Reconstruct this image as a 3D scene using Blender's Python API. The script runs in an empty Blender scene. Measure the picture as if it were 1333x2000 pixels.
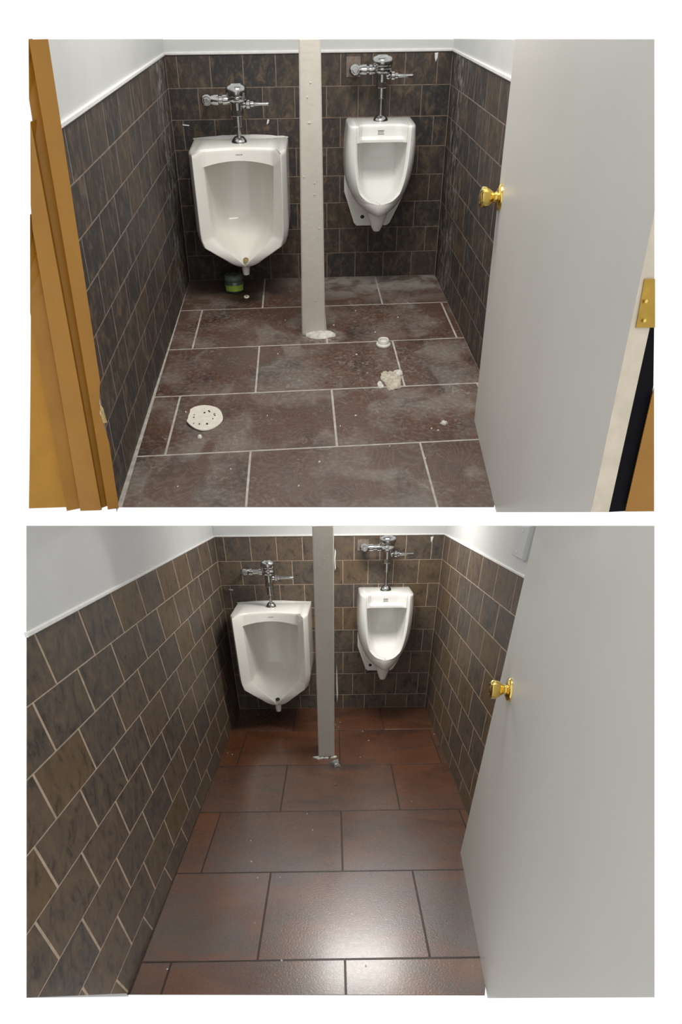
import bpy, math, random
from mathutils import Matrix, Vector
random.seed(7)
SC = bpy.context.scene
COL = SC.collection

# ------------------------------------------------------------------ camera, world, lights, exposure
# Two washrooms (before and after the cleaning) stand one under the other like the storeys of a cutaway model.
# Room coordinates: x across, d out from the back wall towards the viewer, u up from the floor (metres).
CAM_AXES = (Vector((0.998694, -0.05064, -0.006827)), Vector((0.042979, 0.760208, 0.648257)), Vector((0.027638, 0.647703, -0.761391)))
CAM_LOC = Vector((0.58525, -3.99487, 1.07905))
cam_data = bpy.data.cameras.new('camera')
cam = bpy.data.objects.new('camera', cam_data)
COL.objects.link(cam)
rt, up, fw = CAM_AXES
cam.matrix_world = Matrix(((rt.x, up.x, -fw.x, CAM_LOC.x), (rt.y, up.y, -fw.y, CAM_LOC.y), (rt.z, up.z, -fw.z, CAM_LOC.z), (0, 0, 0, 1)))
cam_data.sensor_fit = 'VERTICAL'
cam_data.sensor_height = 36.0
cam_data.lens = 22.5
cam_data.shift_y = 0.2
cam_data.clip_start = 0.05
SC.camera = cam

world = bpy.data.worlds.new('world')
SC.world = world
world.use_nodes = True
world.node_tree.nodes['Background'].inputs['Color'].default_value = (1, 1, 1, 1)
world.node_tree.nodes['Background'].inputs['Strength'].default_value = 1.0
SC.view_settings.view_transform = 'Standard'
SC.view_settings.look = 'None'
SC.view_settings.exposure = 0.0
SC.view_settings.gamma = 1.0
SC.view_settings.use_curve_mapping = False

class Room:
    def __init__(s, M, h, H, tl, tr):
        s.M, s.h, s.H, s.tl, s.tr, s.W = M, h, H, tl, tr, 1.28
    def p(s, x, d, u):                      # side walls are a few degrees out of plumb
        k = min(max(x / s.W, -0.2), 1.2)
        return Vector((x + (s.tl * (1 - k) + s.tr * k) * (u - 0.5 * s.H), -d, u))
RA = Room(Matrix.Identity(4), 0.103442, 0.8325, 0.05513, -0.00791)
def cam_to_world(q): return CAM_LOC + rt * q[0] + up * q[1] + fw * q[2]
_R = ((0.999883, -0.008629, -0.012595), (0.012539, 0.934767, 0.355039), (0.00871, -0.355156, 0.934766))
_o = cam_to_world((-0.69707, 0.05041, 4.14221))
def _col(j): return rt * _R[0][j] + up * _R[1][j] + fw * _R[2][j]
_x, _u, _n = _col(0), _col(1), _col(2)
RB = Room(Matrix(((_x.x, _n.x, _u.x, _o.x), (_x.y, _n.y, _u.y, _o.y), (_x.z, _n.z, _u.z, _o.z), (0, 0, 0, 1))), 0.140971, 1.075927, -0.076576, 0.072128)

def lamp(name, room, x, d, u, sx, sy, power, color):
    L = bpy.data.lights.new(name, 'AREA'); L.shape = 'RECTANGLE'; L.size = sx; L.size_y = sy; L.energy = power; L.color = color
    o = bpy.data.objects.new(name, L); COL.objects.link(o)
    o.matrix_world = room.M @ Matrix.Translation((x, -d, u))
    return o
lamp('ceiling_lamp', RA, 0.75, 1.25, 1.84, 0.7, 0.7, 22.0, (1.0, 0.96, 0.88))
lamp('ceiling_lamp', RB, 0.80, 0.66, 1.50, 0.46, 0.36, 12.5, (1.0, 0.965, 0.91))

# ------------------------------------------------------------------ materials
def new_mat(name):
    m = bpy.data.materials.new(name); m.use_nodes = True
    nt = m.node_tree
    return m, nt, nt.nodes['Principled BSDF']
class N:
    def __init__(s, nt): s.nt = nt
    def n(s, t, **k):
        o = s.nt.nodes.new(t)
        for a, v in k.items(): setattr(o, a, v)
        return o
    def l(s, a, b): s.nt.links.new(a, b)
    def put(s, sock, v):
        if hasattr(v, 'is_output') or isinstance(v, bpy.types.NodeSocket): s.l(v, sock)
        elif isinstance(v, (tuple, list)): sock.default_value = tuple(v) + ((1,) if len(v) == 3 and sock.type == 'RGBA' else ())
        else: sock.default_value = v
    def math(s, op, a, b=0.0, c=None, clamp=False):
        o = s.n('ShaderNodeMath', operation=op, use_clamp=clamp); s.put(o.inputs[0], a); s.put(o.inputs[1], b)
        if c is not None: s.put(o.inputs[2], c)
        return o.outputs[0]
    def mix(s, f, a, b, blend='MIX'):
        o = s.n('ShaderNodeMix', data_type='RGBA', blend_type=blend)
        s.put(o.inputs[0], f); s.put(o.inputs[6], a); s.put(o.inputs[7], b)
        return o.outputs[2]
    def ramp(s, f, stops, interp='LINEAR'):
        o = s.n('ShaderNodeValToRGB'); r = o.color_ramp; r.interpolation = interp
        while len(r.elements) < len(stops): r.elements.new(0.5)
        for e, (p, c) in zip(r.elements, stops): e.position = p; e.color = tuple(c) + ((1,) if len(c) == 3 else ())
        s.l(f, o.inputs[0]); return o.outputs[0]
    def smooth(s, v, a, b):
        o = s.n('ShaderNodeMapRange', interpolation_type='SMOOTHSTEP'); s.put(o.inputs[0], v)
        o.inputs[1].default_value = a; o.inputs[2].default_value = b; o.inputs[3].default_value = 0; o.inputs[4].default_value = 1
        return o.outputs[0]
    def uv(s): return s.n('ShaderNodeUVMap', uv_map='room').outputs[0]
    def scale(s, v, sx, sy, off=0.0):
        o = s.n('ShaderNodeMapping'); s.l(v, o.inputs[0]); o.inputs['Scale'].default_value = (sx, sy, 1); 
        if off is not None and not isinstance(off, float): s.l(off, o.inputs['Location'])
        return o.outputs[0]
    def noise(s, v, sc, det=4.0, rough=0.55, dist=0.0):
        o = s.n('ShaderNodeTexNoise'); s.l(v, o.inputs['Vector']); o.inputs['Scale'].default_value = sc
        o.inputs['Detail'].default_value = det; o.inputs['Roughness'].default_value = rough; o.inputs['Distortion'].default_value = dist
        return o.outputs[0]
    def bump(s, h, strength, dist=0.002):
        o = s.n('ShaderNodeBump'); s.l(h, o.inputs['Height']); o.inputs['Strength'].default_value = strength; o.inputs['Distance'].default_value = dist
        return o.outputs[0]

def plain(name, col, rough=0.5, metal=0.0, noise=0.0, nscale=20.0, bump=0.0, bscale=120.0, coat=0.0, trans=0.0, ior=1.45, spec=0.5):
    m, nt, b = new_mat(name); k = N(nt)
    b.inputs['Roughness'].default_value = rough; b.inputs['Metallic'].default_value = metal; b.inputs['Coat Weight'].default_value = coat
    b.inputs['Transmission Weight'].default_value = trans; b.inputs['IOR'].default_value = ior; b.inputs['Specular IOR Level'].default_value = spec
    tc = k.n('ShaderNodeTexCoord').outputs['Object']
    nz = k.noise(tc, nscale, 5.0)
    lo = tuple(c * (1 - noise) for c in col); hi = tuple(min(1, c * (1 + noise)) for c in col)
    k.l(k.ramp(nz, [(0.3, lo), (0.7, hi)]), b.inputs['Base Color'])
    if bump: k.l(k.bump(k.noise(tc, bscale, 3.0), bump), b.inputs['Normal'])
    return m

def wall_tile_mat(name, cols, rough, dust):
    m, nt, b = new_mat(name); k = N(nt)
    rnd = k.n('ShaderNodeObjectInfo').outputs['Random']
    base = k.ramp(rnd, [(i / len(cols), c) for i, c in enumerate(cols)], 'CONSTANT')
    uv = k.uv()
    off = k.n('ShaderNodeCombineXYZ'); k.put(off.inputs[0], k.math('MULTIPLY', rnd, 37.0)); k.put(off.inputs[1], k.math('MULTIPLY', rnd, 91.0))
    v = k.scale(uv, 1.0, 0.7, off.outputs[0])
    n1 = k.noise(v, 26.0, 9.0, 0.68, 0.8); n2 = k.noise(v, 90.0, 5.0, 0.65)
    c = k.mix(k.math('MULTIPLY', k.smooth(n1, 0.48, 0.66), 0.6), base, (0.165, 0.112, 0.066))
    c = k.mix(k.math('MULTIPLY', k.smooth(n1, 0.50, 0.34), 0.6), c, (0.022, 0.020, 0.019))
    c = k.mix(k.math('MULTIPLY', k.smooth(n2, 0.5, 0.75), 0.28), c, (0.19, 0.155, 0.125))
    if dust:                                # plaster dust smeared on the tiles beside the corners
        sep = k.n('ShaderNodeSeparateXYZ'); k.l(uv, sep.inputs[0])
        st = k.noise(k.scale(uv, 1.6, 0.8), 16.0, 6.0, 0.7, 1.5)
        edge = k.math('MULTIPLY', k.smooth(sep.outputs[0], 0.02, 0.12), k.smooth(sep.outputs[0], 0.55, 0.2))
        msk = k.math('MULTIPLY', k.smooth(st, 0.46, 0.66), edge)
        allover = k.math('MULTIPLY', k.smooth(k.noise(uv, 9.0, 9.0, 0.75, 0.8), 0.56, 0.8), 0.3)
        msk = k.math('MAXIMUM', k.math('MULTIPLY', msk, dust), allover, clamp=True)
        c = k.mix(msk, c, (0.42, 0.41, 0.40))
    k.l(c, b.inputs['Base Color'])
    b.inputs['Roughness'].default_value = rough; b.inputs['Specular IOR Level'].default_value = 0.35
    k.l(k.bump(k.noise(v, 60.0, 6.0, 0.65), 0.35, 0.003), b.inputs['Normal'])
    return m

def floor_mat_dusty():
    m, nt, b = new_mat('dusty_brown_floor_tile'); k = N(nt)
    uv = k.uv(); rnd = k.n('ShaderNodeObjectInfo').outputs['Random']
    sep = k.n('ShaderNodeSeparateXYZ'); k.l(uv, sep.inputs[0]); X, D = sep.outputs[0], sep.outputs[1]
    big = k.noise(k.scale(uv, 1.0, 0.6), 5.0, 6.0, 0.6, 0.5)
    fine = k.noise(uv, 55.0, 8.0, 0.7)
    c = k.ramp(big, [(0.33, (0.032, 0.015, 0.010)), (0.5, (0.082, 0.033, 0.019)), (0.66, (0.066, 0.038, 0.027))])
    c = k.mix(k.math('MULTIPLY', k.smooth(fine, 0.45, 0.7), 0.35), c, (0.13, 0.105, 0.09))
    # wiped arcs and shoe-sole ridges drawn in the dust
    ct = k.noise(k.scale(uv, 1.0, 0.62), 5.5, 1.0, 0.4, 0.3)
    ridg = k.math('SINE', k.math('MULTIPLY', ct, 210.0))
    blob = k.smooth(k.noise(k.scale(uv, 1.0, 0.62), 4.6, 3.0, 0.5, 0.4), 0.47, 0.56)
    edge = k.smooth(k.noise(uv, 3.1, 4.0), 0.36, 0.66)
    dust = k.math('MULTIPLY', k.math('ADD', k.math('MULTIPLY', edge, 0.38), k.math('MULTIPLY', k.smooth(fine, 0.42, 0.74), 0.30)), k.math('SUBTRACT', 1.0, k.math('MULTIPLY', blob, 0.8)))
    dust = k.math('ADD', dust, k.math('MULTIPLY', k.math('MULTIPLY', k.smooth(ridg, 0.3, 0.9), blob), 0.09))
    dust = k.math('ADD', dust, k.math('MULTIPLY', k.smooth(D, 1.75, 2.1), 0.10))
    scr = k.math('ABSOLUTE', k.math('SUBTRACT', k.noise(k.scale(uv, 1.0, 0.5), 7.0, 4.0, 0.6, 1.6), 0.5))
    dust = k.math('ADD', dust, k.math('MULTIPLY', k.math('MULTIPLY', k.smooth(scr, 0.012, 0.0), k.smooth(k.noise(uv, 8.0, 3.0), 0.48, 0.62)), 0.35))
    # thick plaster dust swept against the back wall, under the right urinal and round the post
    back = k.math('MULTIPLY', k.smooth(D, 0.55, 0.0), k.math('ADD', 0.25, k.math('MULTIPLY', k.smooth(X, 0.55, 0.75), k.smooth(k.noise(uv, 9.0, 7.0, 0.7, 0.6), 0.35, 0.62))))
    dust = k.math('MAXIMUM', dust, k.math('MULTIPLY', back, 0.9))
    def blotch(x, d, rx, rd, amt, lo=0.35):
        q = k.math('ADD', k.math('POWER', k.math('DIVIDE', k.math('SUBTRACT', X, x), rx), 2.0), k.math('POWER', k.math('DIVIDE', k.math('SUBTRACT', D, d), rd), 2.0))
        return k.math('MULTIPLY', k.math('MULTIPLY', k.smooth(q, 1.0, 0.05), k.smooth(k.noise(uv, 34.0, 7.0, 0.75, 1.2), lo, lo + 0.25)), amt)
    for a in ((0.66, 0.83, 0.13, 0.13, 0.8), (0.90, 1.20, 0.30, 0.36, 0.95, 0.47), (1.10, 1.45, 0.16, 0.25, 0.5, 0.5), (0.62, 1.15, 0.3, 0.25, 0.4, 0.52), (0.95, 0.60, 0.34, 0.28, 0.6, 0.45), (0.30, 2.00, 0.22, 0.2, 0.55, 0.5), (1.18, 1.05, 0.16, 0.4, 0.5, 0.46)):
        dust = k.math('MAXIMUM', dust, blotch(*a))
    c = k.mix(k.math('MINIMUM', dust, 0.9), c, (0.29, 0.27, 0.24))
    wet = blotch(0.30, 0.28, 0.12, 0.13, 1.0, 0.25)
    c = k.mix(wet, c, (0.022, 0.010, 0.007))
    k.l(c, b.inputs['Base Color'])
    b.inputs['Specular IOR Level'].default_value = 0.35
    k.l(k.math('ADD', 0.42, k.math('MULTIPLY', dust, 0.5), clamp=True), b.inputs['Roughness'])
    k.l(k.bump(k.noise(uv, 130.0, 5.0, 0.6), 0.25, 0.002), b.inputs['Normal'])
    return m

def floor_mat_clean():
    m, nt, b = new_mat('washed_red_brown_floor_tile'); k = N(nt)
    uv = k.uv(); rnd = k.n('ShaderNodeObjectInfo').outputs['Random']
    off = k.n('ShaderNodeCombineXYZ'); k.put(off.inputs[0], k.math('MULTIPLY', rnd, 17.0)); k.put(off.inputs[1], k.math('MULTIPLY', rnd, 53.0))
    v = k.scale(uv, 0.8, 1.7, off.outputs[0])
    big = k.noise(v, 3.2, 6.0, 0.6, 0.8)
    fine = k.noise(uv, 60.0, 7.0, 0.7)
    c = k.ramp(big, [(0.32, (0.045, 0.019, 0.013)), (0.46, (0.120, 0.042, 0.017)), (0.56, (0.170, 0.055, 0.017)), (0.68, (0.095, 0.056, 0.042))])
    sep = k.n('ShaderNodeSeparateXYZ'); k.l(uv, sep.inputs[0])
    worn_glare = k.math('MULTIPLY', k.smooth(k.noise(k.scale(uv, 0.8, 1.1), 3.4, 7.0, 0.65, 0.9), 0.40, 0.66), k.math('ADD', 0.18, k.math('MULTIPLY', k.smooth(sep.outputs[1], 0.9, 2.0), 0.62)))      # grey wear patches; stronger towards the door, floor glare put into the colour
    tint = k.ramp(rnd, [(0.0, (0.175, 0.060, 0.018)), (0.35, (0.110, 0.042, 0.024)), (0.7, (0.090, 0.058, 0.046))], 'CONSTANT')
    c = k.mix(0.4, c, tint)
    c = k.mix(k.math('MULTIPLY', k.smooth(fine, 0.48, 0.75), 0.25), c, (0.17, 0.12, 0.09))
    c = k.mix(worn_glare, c, (0.082, 0.064, 0.056))
    k.l(c, b.inputs['Base Color'])
    k.l(k.math('ADD', 0.17, k.math('MULTIPLY', fine, 0.24)), b.inputs['Roughness'])
    b.inputs['Specular IOR Level'].default_value = 1.0; b.inputs['Coat Weight'].default_value = 0.7; b.inputs['Coat Roughness'].default_value = 0.2
    k.l(k.bump(k.noise(uv, 150.0, 4.0, 0.6), 0.34, 0.002), b.inputs['Normal'])
    return m

MAT = dict(
    tileA=wall_tile_mat('dusty_slate_tile', [(0.052, 0.042, 0.036), (0.038, 0.034, 0.033), (0.062, 0.045, 0.033), (0.044, 0.036, 0.032), (0.034, 0.032, 0.032), (0.058, 0.047, 0.038)], 0.55, 0.75),
    tileB=wall_tile_mat('clean_slate_tile', [(0.112, 0.084, 0.064), (0.092, 0.075, 0.061), (0.124, 0.087, 0.052), (0.096, 0.074, 0.057), (0.086, 0.071, 0.060), (0.116, 0.086, 0.060)], 0.45, 0),
    tileA_back=wall_tile_mat('slate_tile', [(0.052, 0.042, 0.036), (0.038, 0.034, 0.033), (0.062, 0.045, 0.033), (0.044, 0.036, 0.032), (0.034, 0.032, 0.032), (0.058, 0.047, 0.038)], 0.55, 0),
    floorA=floor_mat_dusty(), floorB=floor_mat_clean(),
    groutA=plain('beige_wall_grout', (0.23, 0.175, 0.14), 0.9, noise=0.25, nscale=30), groutB=plain('tan_wall_grout', (0.42, 0.32, 0.24), 0.9, noise=0.2, nscale=30),
    fgroutA=plain('pale_floor_grout', (0.40, 0.37, 0.33), 0.95, noise=0.25, nscale=25), fgroutB=plain('dark_floor_grout', (0.045, 0.028, 0.022), 0.4, noise=0.3, nscale=25),
    paint=plain('white_wall_paint', (0.56, 0.57, 0.565), 0.55, noise=0.03, nscale=6, bump=0.25, bscale=90),
    trim=plain('white_caulk', (0.72, 0.72, 0.70), 0.5, noise=0.06, nscale=40, bump=0.3),
    post=plain('cream_gloss_paint', (0.56, 0.525, 0.465), 0.45, noise=0.05, nscale=12, bump=0.4, bscale=60),
    door=plain('white_door_paint', (0.55, 0.54, 0.505), 0.42, noise=0.02, nscale=4, bump=0.12, bscale=260),
    edge=plain('bare_cream_door_edge', (0.60, 0.53, 0.42), 0.6, noise=0.1, nscale=30, bump=0.3),
    yellow=plain('ochre_gloss_paint', (0.36, 0.165, 0.017), 0.38, noise=0.08, nscale=9, bump=0.3, bscale=70),
    yellow2=plain('ochre_wall_paint', (0.42, 0.20, 0.014), 0.55, noise=0.08, nscale=14, bump=0.6, bscale=160),
    wood=plain('bare_splintered_wood', (0.50, 0.36, 0.16), 0.8, noise=0.25, nscale=60),
    dark=plain('near_black_gap', (0.006, 0.006, 0.008), 0.7, noise=0.2, spec=0.1),
    ceramic=plain('white_vitreous_china', (0.88, 0.87, 0.82), 0.12, noise=0.02, nscale=5, coat=0.3),
    ceramic2=plain('glossy_white_china', (0.86, 0.86, 0.83), 0.10, noise=0.015, nscale=5, coat=0.3),
    chrome=plain('scuffed_chrome', (0.42, 0.42, 0.41), 0.18, 1.0, noise=0.18, nscale=45),
    brass=plain('polished_brass', (0.80, 0.58, 0.16), 0.16, 1.0, noise=0.08, nscale=30),
    oldbrass=plain('dull_brass', (0.42, 0.27, 0.06), 0.35, 1.0, noise=0.15, nscale=30),
    black=plain('drain_black', (0.012, 0.010, 0.008), 0.5), grey=plain('printed_grey', (0.12, 0.13, 0.13), 0.6),
    rust=plain('stained_drain', (0.30, 0.22, 0.10), 0.7, noise=0.4, nscale=80),
    jar=plain('green_glass', (0.085, 0.12, 0.085), 0.15, noise=0.2, nscale=30, coat=0.5), jarlid=plain('dull_green_lid', (0.14, 0.17, 0.145), 0.5, noise=0.2, nscale=30),
    label=plain('lime_label', (0.30, 0.42, 0.06), 0.6, noise=0.15, nscale=60), disc=plain('white_sanding_paper', (0.68, 0.64, 0.57), 0.9, noise=0.08, nscale=40),
    plastic=plain('white_plastic', (0.68, 0.66, 0.61), 0.35, noise=0.05), plaster=plain('spilled_plaster', (0.44, 0.40, 0.32), 0.95, noise=0.35, nscale=70, bump=0.8, bscale=90),
    dustpile=plain('white_plaster_dust', (0.55, 0.53, 0.49), 0.95, noise=0.3, nscale=60, bump=0.8, bscale=90),
    clear=plain('crumpled_clear_plastic', (0.55, 0.55, 0.50), 0.12, noise=0.3, nscale=50, trans=0.6), rawpatch=plain('bare_tile_patch', (0.20, 0.155, 0.13), 0.8, noise=0.3, nscale=60),
)

# ------------------------------------------------------------------ mesh helpers
BASE = {}
def mesh_obj(name, room, verts, faces, mat, parent=None, base=None, smooth=False, uvf=None, mods=None, angle=40):
    """verts are (x, d, u) in room coordinates; the object's origin is base (room coordinates)."""
    P = [room.p(*v) for v in verts]
    if parent is not None and base is None: b = BASE[parent.name]
    elif base is None:
        lo = min(p.z for p in P); b = Vector((sum(p.x for p in P) / len(P), sum(p.y for p in P) / len(P), lo))
    else: b = room.p(*base)
    me = bpy.data.meshes.new(name); me.from_pydata([p - b for p in P], [], faces); me.validate(); me.update()
    if uvf:
        ul = me.uv_layers.new(name='room')
        for lp in me.loops: ul.data[lp.index].uv = uvf(*verts[lp.vertex_index])
    me.materials.append(mat)
    if smooth:
        me.polygons.foreach_set('use_smooth', [True] * len(me.polygons)); me.set_sharp_from_angle(angle=math.radians(angle))
    o = bpy.data.objects.new(name, me); COL.objects.link(o)
    place(o, room, b, parent)
    for t, kw in (mods or []):
        md = o.modifiers.new(t.lower(), t)
        for a, v in kw.items(): setattr(md, a, v)
    return o
def place(o, room, b, parent):
    BASE[o.name] = b
    if parent is None: o.matrix_world = room.M @ Matrix.Translation(b)
    else: o.parent = parent; o.location = b - BASE[parent.name]
def thing(name, room, base, label, cat, group=None):
    o = bpy.data.objects.new(name, None); COL.objects.link(o); o.empty_display_size = 0.05
    place(o, room, room.p(*base), None); tag(o, label, cat, group); return o
def tag(o, label, cat, group=None, kind=None):
    o['label'] = label; o['category'] = cat
    if group: o['group'] = group
    if kind: o['kind'] = kind
    return o
def plane_map(which, room):
    """2D wall coordinates (a, b) + offset towards the room -> (x, d, u)"""
    W = room.W
    return {'back': lambda a, b, o=0: (a, o, b), 'left': lambda a, b, o=0: (o, a, b), 'right': lambda a, b, o=0: (W - o, a, b), 'floor': lambda a, b, o=0: (a, b, o)}[which]
FLIP = {'back': False, 'left': True, 'right': False, 'floor': True}
def area2(p): return 0.5 * sum(p[i][0] * p[(i + 1) % len(p)][1] - p[(i + 1) % len(p)][0] * p[i][1] for i in range(len(p)))
def clip(poly, reg):
    if area2(reg) < 0: reg = reg[::-1]
    out = poly
    for i in range(len(reg)):
        a, b = reg[i], reg[(i + 1) % len(reg)]; inp, out = out, []
        side = lambda p: (b[0] - a[0]) * (p[1] - a[1]) - (b[1] - a[1]) * (p[0] - a[0])
        for j in range(len(inp)):
            p, q = inp[j], inp[(j + 1) % len(inp)]; sp, sq = side(p), side(q)
            if sp >= 0: out.append(p)
            if sp * sq < 0:
                t = sp / (sp - sq); out.append((p[0] + (q[0] - p[0]) * t, p[1] + (q[1] - p[1]) * t))
        if len(out) < 3: return []
    res = []
    for p in out:
        if not res or math.hypot(p[0] - res[-1][0], p[1] - res[-1][1]) > 1e-4: res.append(p)
    if len(res) > 2 and math.hypot(res[0][0] - res[-1][0], res[0][1] - res[-1][1]) < 1e-4: res.pop()
    return res if len(res) > 2 else []
def inset(poly, b):
    n = len(poly); out = []
    for i in range(n):
        p, a, c = poly[i], poly[i - 1], poly[(i + 1) % n]
        def un(q): 
            l = math.hypot(q[0] - p[0], q[1] - p[1]) or 1; return ((q[0] - p[0]) / l, (q[1] - p[1]) / l, l)
        e, f = un(a), un(c); k = min(b, e[2] * 0.3, f[2] * 0.3)
        out.append((p[0] + (e[0] + f[0]) * k, p[1] + (e[1] + f[1]) * k))
    return out
def slab(name, room, which, poly, front, back, mat, parent=None, back_poly=None, bevel=0.0, base=None, uv=False, lift=None):
    """a plate on a wall or floor: outline poly, front face at offset front, back face at offset back"""
    if area2(poly) < 0: poly = poly[::-1]
    f = plane_map(which, room); rings = []
    if bevel: rings = [(inset(poly, bevel), front), (poly, front - bevel * 0.8), (poly, back)]
    else: rings = [(poly, front), ([back_poly(p) for p in poly] if back_poly else poly, back)]
    n = len(poly); V = []
    for r, o in rings:
        for i, p in enumerate(r): V.append(f(p[0], p[1], o + (lift[0] * (p[0] - poly[0][0]) + lift[1] * (p[1] - poly[0][1]) if lift and o == front else 0)))
    F = [list(range(n))]
    for k in range(len(rings) - 1):
        for i in range(n): j = (i + 1) % n; F.append([k * n + i, (k + 1) * n + i, (k + 1) * n + j, k * n + j])
    F.append([(len(rings) - 1) * n + i for i in reversed(range(n))])
    if which in ('back', 'right', ): F = [x[::-1] for x in F]
    if which == 'back': F = [x[::-1] for x in F]
    # make faces point outwards whatever the mapping
    V3 = [room.p(*v) for v in V]; nrm = (V3[F[0][1]] - V3[F[0][0]]).cross(V3[F[0][2]] - V3[F[0][1]])
    want = room.p(*f(poly[0][0], poly[0][1], 0.1)) - room.p(*f(poly[0][0], poly[0][1], 0.0))
    if nrm.dot(want) < 0: F = [x[::-1] for x in F]
    idx = {'back': (0, 2), 'left': (1, 2), 'right': (1, 2), 'floor': (0, 1)}[which]
    if base is None and parent is not None:
        cx = sum(p[0] for p in poly) / n; cy = sum(p[1] for p in poly) / n; base = f(cx, cy, back)
    return mesh_obj(name, room, V, F, mat, parent, base, uvf=(lambda *v: (v[idx[0]], v[idx[1]])) if uv else None)
def tiles(name, room, which, quads, reg, mat, parent, front=0.0, back=-0.003, bevel=0.0015, gap=(0.002, 0.002), wob=0.0006):
    for q in quads:
        cx = sum(v[0] for v in q) / 4; cy = sum(v[1] for v in q) / 4
        q = [(v[0] + (gap[0] if v[0] < cx else -gap[0]), v[1] + (gap[1] if v[1] < cy else -gap[1])) for v in q]; p = clip(q, reg)
        if not p or abs(area2(p)) < 2e-4: continue
        w = random.uniform(-wob, wob)
        slab(name, room, which, p, front + w, back, mat, parent, bevel=bevel, uv=True, lift=(random.uniform(-1, 1) * wob * 2, random.uniform(-1, 1) * wob * 2))
def rows_quads(tops, joints, a0, a1, skew=0.0):
    """tops: heights of the course lines from top to bottom; joints[k]: joint positions of course k"""
    out = []
    for k in range(len(tops) - 1):
        js = sorted([j for j in joints[k] if a0 < j < a1]); xs = [a0] + js + [a1]
        sk = [0] + [skew] * len(js) + [0]
        for i in range(len(xs) - 1):
            t, b = tops[k], tops[k + 1]
            out.append([(xs[i] - sk[i] / 2, b), (xs[i + 1] - sk[i + 1] / 2, b), (xs[i + 1] + sk[i + 1] / 2, t), (xs[i] + sk[i] / 2, t)])
    return out
def lathe(name, room, o, ax, e1, e2, prof, mat, parent, seg=24, smooth=True, cap=True, ang=35, base=None):
    """surface of revolution: o origin, ax axis, e1/e2 radial directions, prof [(radius, t)]"""
    V, F = [], []
    for r, t in prof:
        for i in range(seg):
            a = 2 * math.pi * i / seg; c, s = math.cos(a) * r, math.sin(a) * r
            V.append(tuple(o[j] + ax[j] * t + e1[j] * c + e2[j] * s for j in range(3)))
    for k in range(len(prof) - 1):
        for i in range(seg): j = (i + 1) % seg; F.append([k * seg + i, k * seg + j, (k + 1) * seg + j, (k + 1) * seg + i])
    if cap: F.append(list(reversed(range(seg)))); F.append([(len(prof) - 1) * seg + i for i in range(seg)])
    P = [room.p(*v) for v in V]                   # orient outwards
    q = F[0]; nn = (P[q[1]] - P[q[0]]).cross(P[q[2]] - P[q[1]]); k0 = (len(prof) - 1) // 2
    vol = 0
    for f in F:
        for i in range(1, len(f) - 1): vol += P[f[0]].dot(P[f[i]].cross(P[f[i + 1]]))
    if vol < 0: F = [f[::-1] for f in F]
    return mesh_obj(name, room, V, F, mat, parent, base, smooth=smooth, angle=ang)
X1, D1, U1 = (1, 0, 0), (0, 1, 0), (0, 0, 1)
def sc(v, k): return tuple(a * k for a in v)
def grid_obj(name, room, rows, mat, parent, caps=True, subsurf=1, extra=None):
    n = len(rows[0]); V = [v for r in rows for v in r]; F = []
    for k in range(len(rows) - 1):
        for i in range(n - 1): F.append([k * n + i, k * n + i + 1, (k + 1) * n + i + 1, (k + 1) * n + i])
    for k in range(len(rows) - 1): F.append([k * n + n - 1, k * n, (k + 1) * n, (k + 1) * n + n - 1])   # wall side
    if caps: F.append(list(reversed(range(n))))
    P = [room.p(*v) for v in V]; vol = 0
    for f in F:
        for i in range(1, len(f) - 1): vol += P[f[0]].dot(P[f[i]].cross(P[f[i + 1]]))
    if vol < 0: F = [f[::-1] for f in F]
    return mesh_obj(name, room, V, F, mat, parent, None, smooth=True, angle=32, mods=[('SUBSURF', dict(levels=subsurf, render_levels=subsurf))] if subsurf else None)
def tab(T, s, j):
    for i in range(len(T) - 1):
        a, b = T[i], T[i + 1]
        if s <= b[0]:
            t = (s - a[0]) / (b[0] - a[0]); 
            return a[j] + (b[j] - a[j]) * max(0, min(1, t))
    return T[-1][j]
def text_mesh(name, room, txt, x, d, u, width, hscale, mat, parent):
    cu = bpy.data.curves.new('lettering', 'FONT'); cu.body = txt; cu.align_x = 'CENTER'; cu.align_y = 'CENTER'; cu.size = 1.0; cu.extrude = 0.02; cu.resolution_u = 2
    tmp = bpy.data.objects.new('lettering', cu); COL.objects.link(tmp); bpy.context.view_layer.update()
    me = bpy.data.meshes.new_from_object(tmp.evaluated_get(bpy.context.evaluated_depsgraph_get()))
    vs = [v.co.copy() for v in me.vertices]; fs = [list(p.vertices) for p in me.polygons]
    bpy.data.objects.remove(tmp); bpy.data.curves.remove(cu); bpy.data.meshes.remove(me)
    w = max(v.x for v in vs) - min(v.x for v in vs); k = width / w
    return mesh_obj(name, room, [(x + v.x * k, d + v.z * 0.01, u + v.y * k * hscale) for v in vs], fs, mat, parent)
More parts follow.
